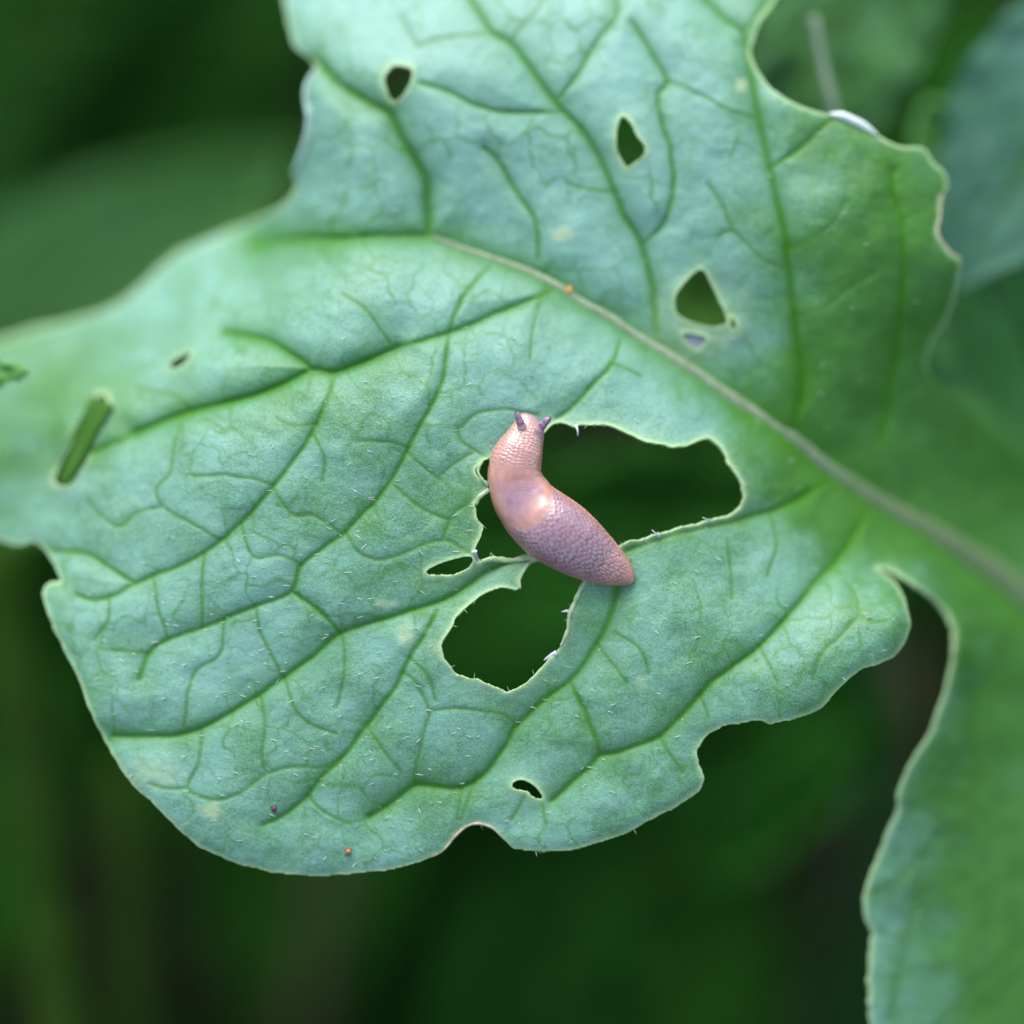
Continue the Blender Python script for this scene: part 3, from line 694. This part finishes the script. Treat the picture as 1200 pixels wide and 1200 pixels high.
# tiny mites on the leaf
def mite(px, py, r, c, label):
    m = simple('mite_shell', c, tuple(x * .8 for x in c), 4000, .3, .00002, sss=.2)
    e = empty('mite', P(px, py, float(leafW(px, py))))
    th_ = np.linspace(0, np.pi, 9); vv = []
    ctr = P(px, py, float(leafW(px, py)) + r * .07)
    for pa in th_:
        for pb in np.arange(12) / 12 * 2 * np.pi: vv.append(ctr + r * PX * (RT * 1.15 * math.cos(pa) + (UP * math.cos(pb) + .75 * TOC * math.sin(pb)) * math.sin(pa) * (1 + .2 * math.cos(pa))))
    mesh_obj('body', np.array(vv), grid_faces(9, 12, True), m, e)
    for sgn in (-1, 1):
        for k in range(3):
            a0 = (px + (k - 1) * r * .6, py + sgn * r * .5, float(leafW(px, py)) + .1 * r * .6); a1 = (px + (k - 1) * r * 1.1, py + sgn * r * 1.6, float(leafW(px, py + sgn * r * 1.6)))
            v, f = tube(P(*np.array([a0, a1]).T), .18 * r * PX, 5); mesh_obj('leg', v, f, m, e)
    tag(e, label, 'mite')
mite(667, 340, 3.2, (.75, .30, .03), 'tiny bright orange mite on the pale midrib')
mite(408, 998, 3.2, (.34, .15, .06), 'tiny rust brown mite near the smooth rounded lower margin of the leaf')
mite(321, 948, 2.6, (.10, .012, .025), 'tiny dark red mite by the end of a vein')

# ------------------------------------------------------------------ leaves and stalks behind
def bgleaf(label, base, tip, width, mat, roll=0, bend=0, cup=.12, seed=0, lobes=0, foot=None, stalk_r=18, name='background_leaf', stalk_mat=None, ground=True, group=None, quilt=1.0):
    A = P(*base); B = P(*tip); ax = B - A; L = np.linalg.norm(ax); ax /= L
    sd_ = np.cross(ax, TOC); sd_ /= np.linalg.norm(sd_); nm = np.cross(sd_, ax)
    if np.dot(nm, TOC) < 0: nm = -nm
    sd_ = sd_ * math.cos(roll) + nm * math.sin(roll); nm = np.cross(sd_, ax)
    if np.dot(nm, TOC) < 0: nm = -nm
    Wd = width * PX
    nu, nv = 90, 61
    u = np.linspace(0, 1, nu)[:, None]; v = np.linspace(-1, 1, nv)[None]
    side = v * 0
    hwf = Wd * (np.sin(np.pi * np.clip(u, .004, 1) ** .8) ** .62) * (1 - .12 * u)
    hwf = hwf * (1 + lobes * np.sin(u * 22 + seed + np.sign(v) * .8)) * (1 + .07 * noise(u * 9, np.sign(v) * 3 + u * 0, seed) + .025 * noise(u * 34, np.sign(v) * 5 + u * 0, seed + 2))
    y = v * hwf
    vv_ = np.abs(v) * 1.0
    ph = (u * 7.0 - vv_ * 1.6); dv = np.abs(ph - np.round(ph)); dv = dv / 7 * L / PX; dmid = np.abs(y) / PX
    grv = quilt * np.maximum(1.3 * np.exp(-dmid / 22), .9 * np.exp(-dv / 12) * sm(0, .08, vv_))
    z = -cup * Wd * v ** 2 * np.sign(bend if bend else 1) * -1 * .8 - bend * L * (u - .3) ** 2 - grv * MM + MM * (1.4 * quilt * fbm(u * 5 + seed, v * 3 + u * 0, seed) + .4 * quilt * fbm(u * 16, v * 9, seed + 3)) + .6 * MM * np.abs(v) ** 6 * np.sin(u * 40 + seed) 
    V = A + ax * (u * L + 0 * v)[..., None] + sd_ * y[..., None] + nm * z[..., None]
    e = empty(name, A); tag(e, label, 'leaf', group)
    px_ = np.stack([(u * L / PX / 100 + 0 * v), y / PX / 100, 0 * y + seed * 1.7], -1).reshape(-1, 3)
    va = np.maximum(np.exp(-(dmid / 8) ** 2), .8 * np.exp(-(dv / 5) ** 2)).reshape(-1)
    o = mesh_obj('blade', V.reshape(-1, 3), grid_faces(nu, nv), mat, e, attrs={'pxy': px_, 'vein': va})
    o.modifiers.new('thickness', 'SOLIDIFY').thickness = .0004
    mid = V[:, nv // 2][:-3:2]
    gp = np.array([A[0], A[1], -.005]) - ax * np.array([.05, .05, 0]) if foot is None else np.array([foot[0], foot[1], -.005])
    bz = np.linspace(1, 0, 22)[:-1, None]; c1 = A - ax * min(.05, L * .5); c2 = gp + np.array([0, 0, .06])
    pet = (1-bz)**3 * A + 3*(1-bz)**2*bz * c1 + 3*(1-bz)*bz**2 * c2 + bz**3 * gp
    pp = np.vstack([pet, mid]) if ground else mid
    rr = np.r_[np.full(len(pet), stalk_r), np.linspace(stalk_r, 2, len(mid))] if ground else np.linspace(stalk_r, 2, len(mid))
    v_, f_ = tube(pp, rr * PX, 12, .8)
    mesh_obj('midrib', v_, f_, stalk_mat or M_STALK, e)
    return e
def stalk(label, pts, r, mat, name='leaf_stalk', cat='stalk'):
    p = spline(pts, step=12); q_ = P(p[:, 0], p[:, 1], p[:, 2])
    end = q_[-1]; d = end - q_[-2]; d /= np.linalg.norm(d); gp = np.array([end[0] + d[0] * .05, end[1] + d[1] * .05, -.005])
    bz = np.linspace(0, 1, 16)[1:, None]
    ext = (1-bz)**2 * end + 2*(1-bz)*bz * (end + d * .06) + bz**2 * gp
    q_ = np.vstack([q_, ext]); s_ = np.arange(len(q_))
    v_, f_ = tube(q_, r * PX * (1 + .08 * noise(s_ * .3, s_ * 0., r)) * np.linspace(.85, 1.15, len(q_)), 16, .85)
    o = mesh_obj(name, v_, f_, mat); tag(o, label, cat); return o

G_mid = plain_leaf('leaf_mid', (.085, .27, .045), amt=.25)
G_ring = plain_leaf('leaf_dull_green', (.036, .125, .020), amt=.22)
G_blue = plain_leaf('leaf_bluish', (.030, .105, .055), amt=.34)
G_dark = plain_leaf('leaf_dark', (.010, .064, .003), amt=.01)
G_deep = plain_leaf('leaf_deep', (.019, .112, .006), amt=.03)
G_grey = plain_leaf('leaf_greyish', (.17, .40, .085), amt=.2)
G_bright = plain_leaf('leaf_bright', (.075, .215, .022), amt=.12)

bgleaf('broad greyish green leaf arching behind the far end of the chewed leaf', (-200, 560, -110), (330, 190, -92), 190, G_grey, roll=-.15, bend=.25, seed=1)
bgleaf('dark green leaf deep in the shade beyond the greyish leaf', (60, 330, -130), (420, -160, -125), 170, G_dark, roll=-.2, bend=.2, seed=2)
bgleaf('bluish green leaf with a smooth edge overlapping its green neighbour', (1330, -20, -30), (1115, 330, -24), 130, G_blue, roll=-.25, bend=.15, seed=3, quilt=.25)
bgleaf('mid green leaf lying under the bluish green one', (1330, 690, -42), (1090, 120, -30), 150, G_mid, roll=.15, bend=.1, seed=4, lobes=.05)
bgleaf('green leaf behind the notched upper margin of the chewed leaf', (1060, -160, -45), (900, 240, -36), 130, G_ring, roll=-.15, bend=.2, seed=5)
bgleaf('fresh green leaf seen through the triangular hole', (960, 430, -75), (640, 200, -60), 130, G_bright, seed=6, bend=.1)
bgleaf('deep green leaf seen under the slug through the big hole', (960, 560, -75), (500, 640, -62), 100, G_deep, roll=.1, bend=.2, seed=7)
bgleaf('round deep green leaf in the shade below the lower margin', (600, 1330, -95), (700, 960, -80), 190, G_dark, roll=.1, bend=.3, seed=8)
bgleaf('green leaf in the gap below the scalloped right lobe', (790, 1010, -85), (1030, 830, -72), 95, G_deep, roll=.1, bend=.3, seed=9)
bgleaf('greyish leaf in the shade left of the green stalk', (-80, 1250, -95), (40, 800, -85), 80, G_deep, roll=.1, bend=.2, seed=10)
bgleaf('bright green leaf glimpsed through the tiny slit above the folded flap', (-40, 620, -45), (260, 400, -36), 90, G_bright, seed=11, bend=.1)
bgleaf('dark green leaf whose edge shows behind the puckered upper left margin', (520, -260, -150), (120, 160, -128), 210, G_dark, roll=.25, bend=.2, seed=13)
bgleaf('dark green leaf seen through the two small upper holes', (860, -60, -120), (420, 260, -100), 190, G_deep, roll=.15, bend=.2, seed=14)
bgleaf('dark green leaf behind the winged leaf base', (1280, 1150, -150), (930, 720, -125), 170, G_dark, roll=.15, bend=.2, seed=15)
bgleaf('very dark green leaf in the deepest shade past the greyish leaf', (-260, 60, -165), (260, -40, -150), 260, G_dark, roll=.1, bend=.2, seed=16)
stalk('thick green leaf stalk rising past the rounded left margin of the leaf', [(0, 640, -62), (14, 760, -64), (40, 950, -68), (75, 1240, -74)], 40, M_STALK)
stalk('thinner green leaf stalk in deep shade next to the thick one', [(140, 900, -88), (150, 1050, -90), (158, 1260, -95)], 32, M_STALK)
stalk('pale thin stalk leaning against the notched upper margin', [(953, 20, -20), (962, 70, -20), (975, 125, -20), (1000, 220, -24)], 7, M_PALESTALK)
stalk('dry brown stalk in the dark gap by the winged leaf base', [(1062, 760, -100), (1075, 860, -100), (1100, 1000, -110)], 24, M_DRY)
stalk('dry brown stalk in the shade below the rounded lower margin', [(400, 980, -150), (380, 1080, -152), (350, 1260, -160)], 24, M_DRY)
# the rest of the bed: leaves low in the shade and an unseen ring of leaves added to cut the side light
rb = np.random.RandomState(11)
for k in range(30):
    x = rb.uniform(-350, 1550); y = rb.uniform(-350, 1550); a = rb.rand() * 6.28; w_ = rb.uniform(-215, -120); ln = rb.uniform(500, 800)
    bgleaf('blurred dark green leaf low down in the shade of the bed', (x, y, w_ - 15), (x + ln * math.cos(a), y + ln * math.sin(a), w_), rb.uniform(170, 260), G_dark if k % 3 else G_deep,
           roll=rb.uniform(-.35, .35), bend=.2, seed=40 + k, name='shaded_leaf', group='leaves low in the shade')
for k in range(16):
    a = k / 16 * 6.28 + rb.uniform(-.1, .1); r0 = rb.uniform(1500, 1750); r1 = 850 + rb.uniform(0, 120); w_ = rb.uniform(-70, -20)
    bgleaf('unseen green leaf added round the chewed leaf for shade', (600 + r0 * math.cos(a), 600 + r0 * math.sin(a), w_ - 30), (600 + r1 * math.cos(a), 600 + r1 * math.sin(a), w_), 270, G_ring,
           roll=rb.uniform(-.3, .3), bend=.2, seed=80 + k, name='added_shade_leaf', group='added leaves that cut the side light')
# the leaf tip reaching in over the left side
tipl = bgleaf('small green leaf tip with pale teeth lying over the chewed leaf', (-110, 440, -6), (32, 436, -7.5), 24, plain_leaf('leaf_tip_green', (.11, .29, .05), amt=.3), bend=.001, cup=.02, quilt=.12, seed=12, stalk_r=3, name='leaf_tip', foot=(-.25, .05))
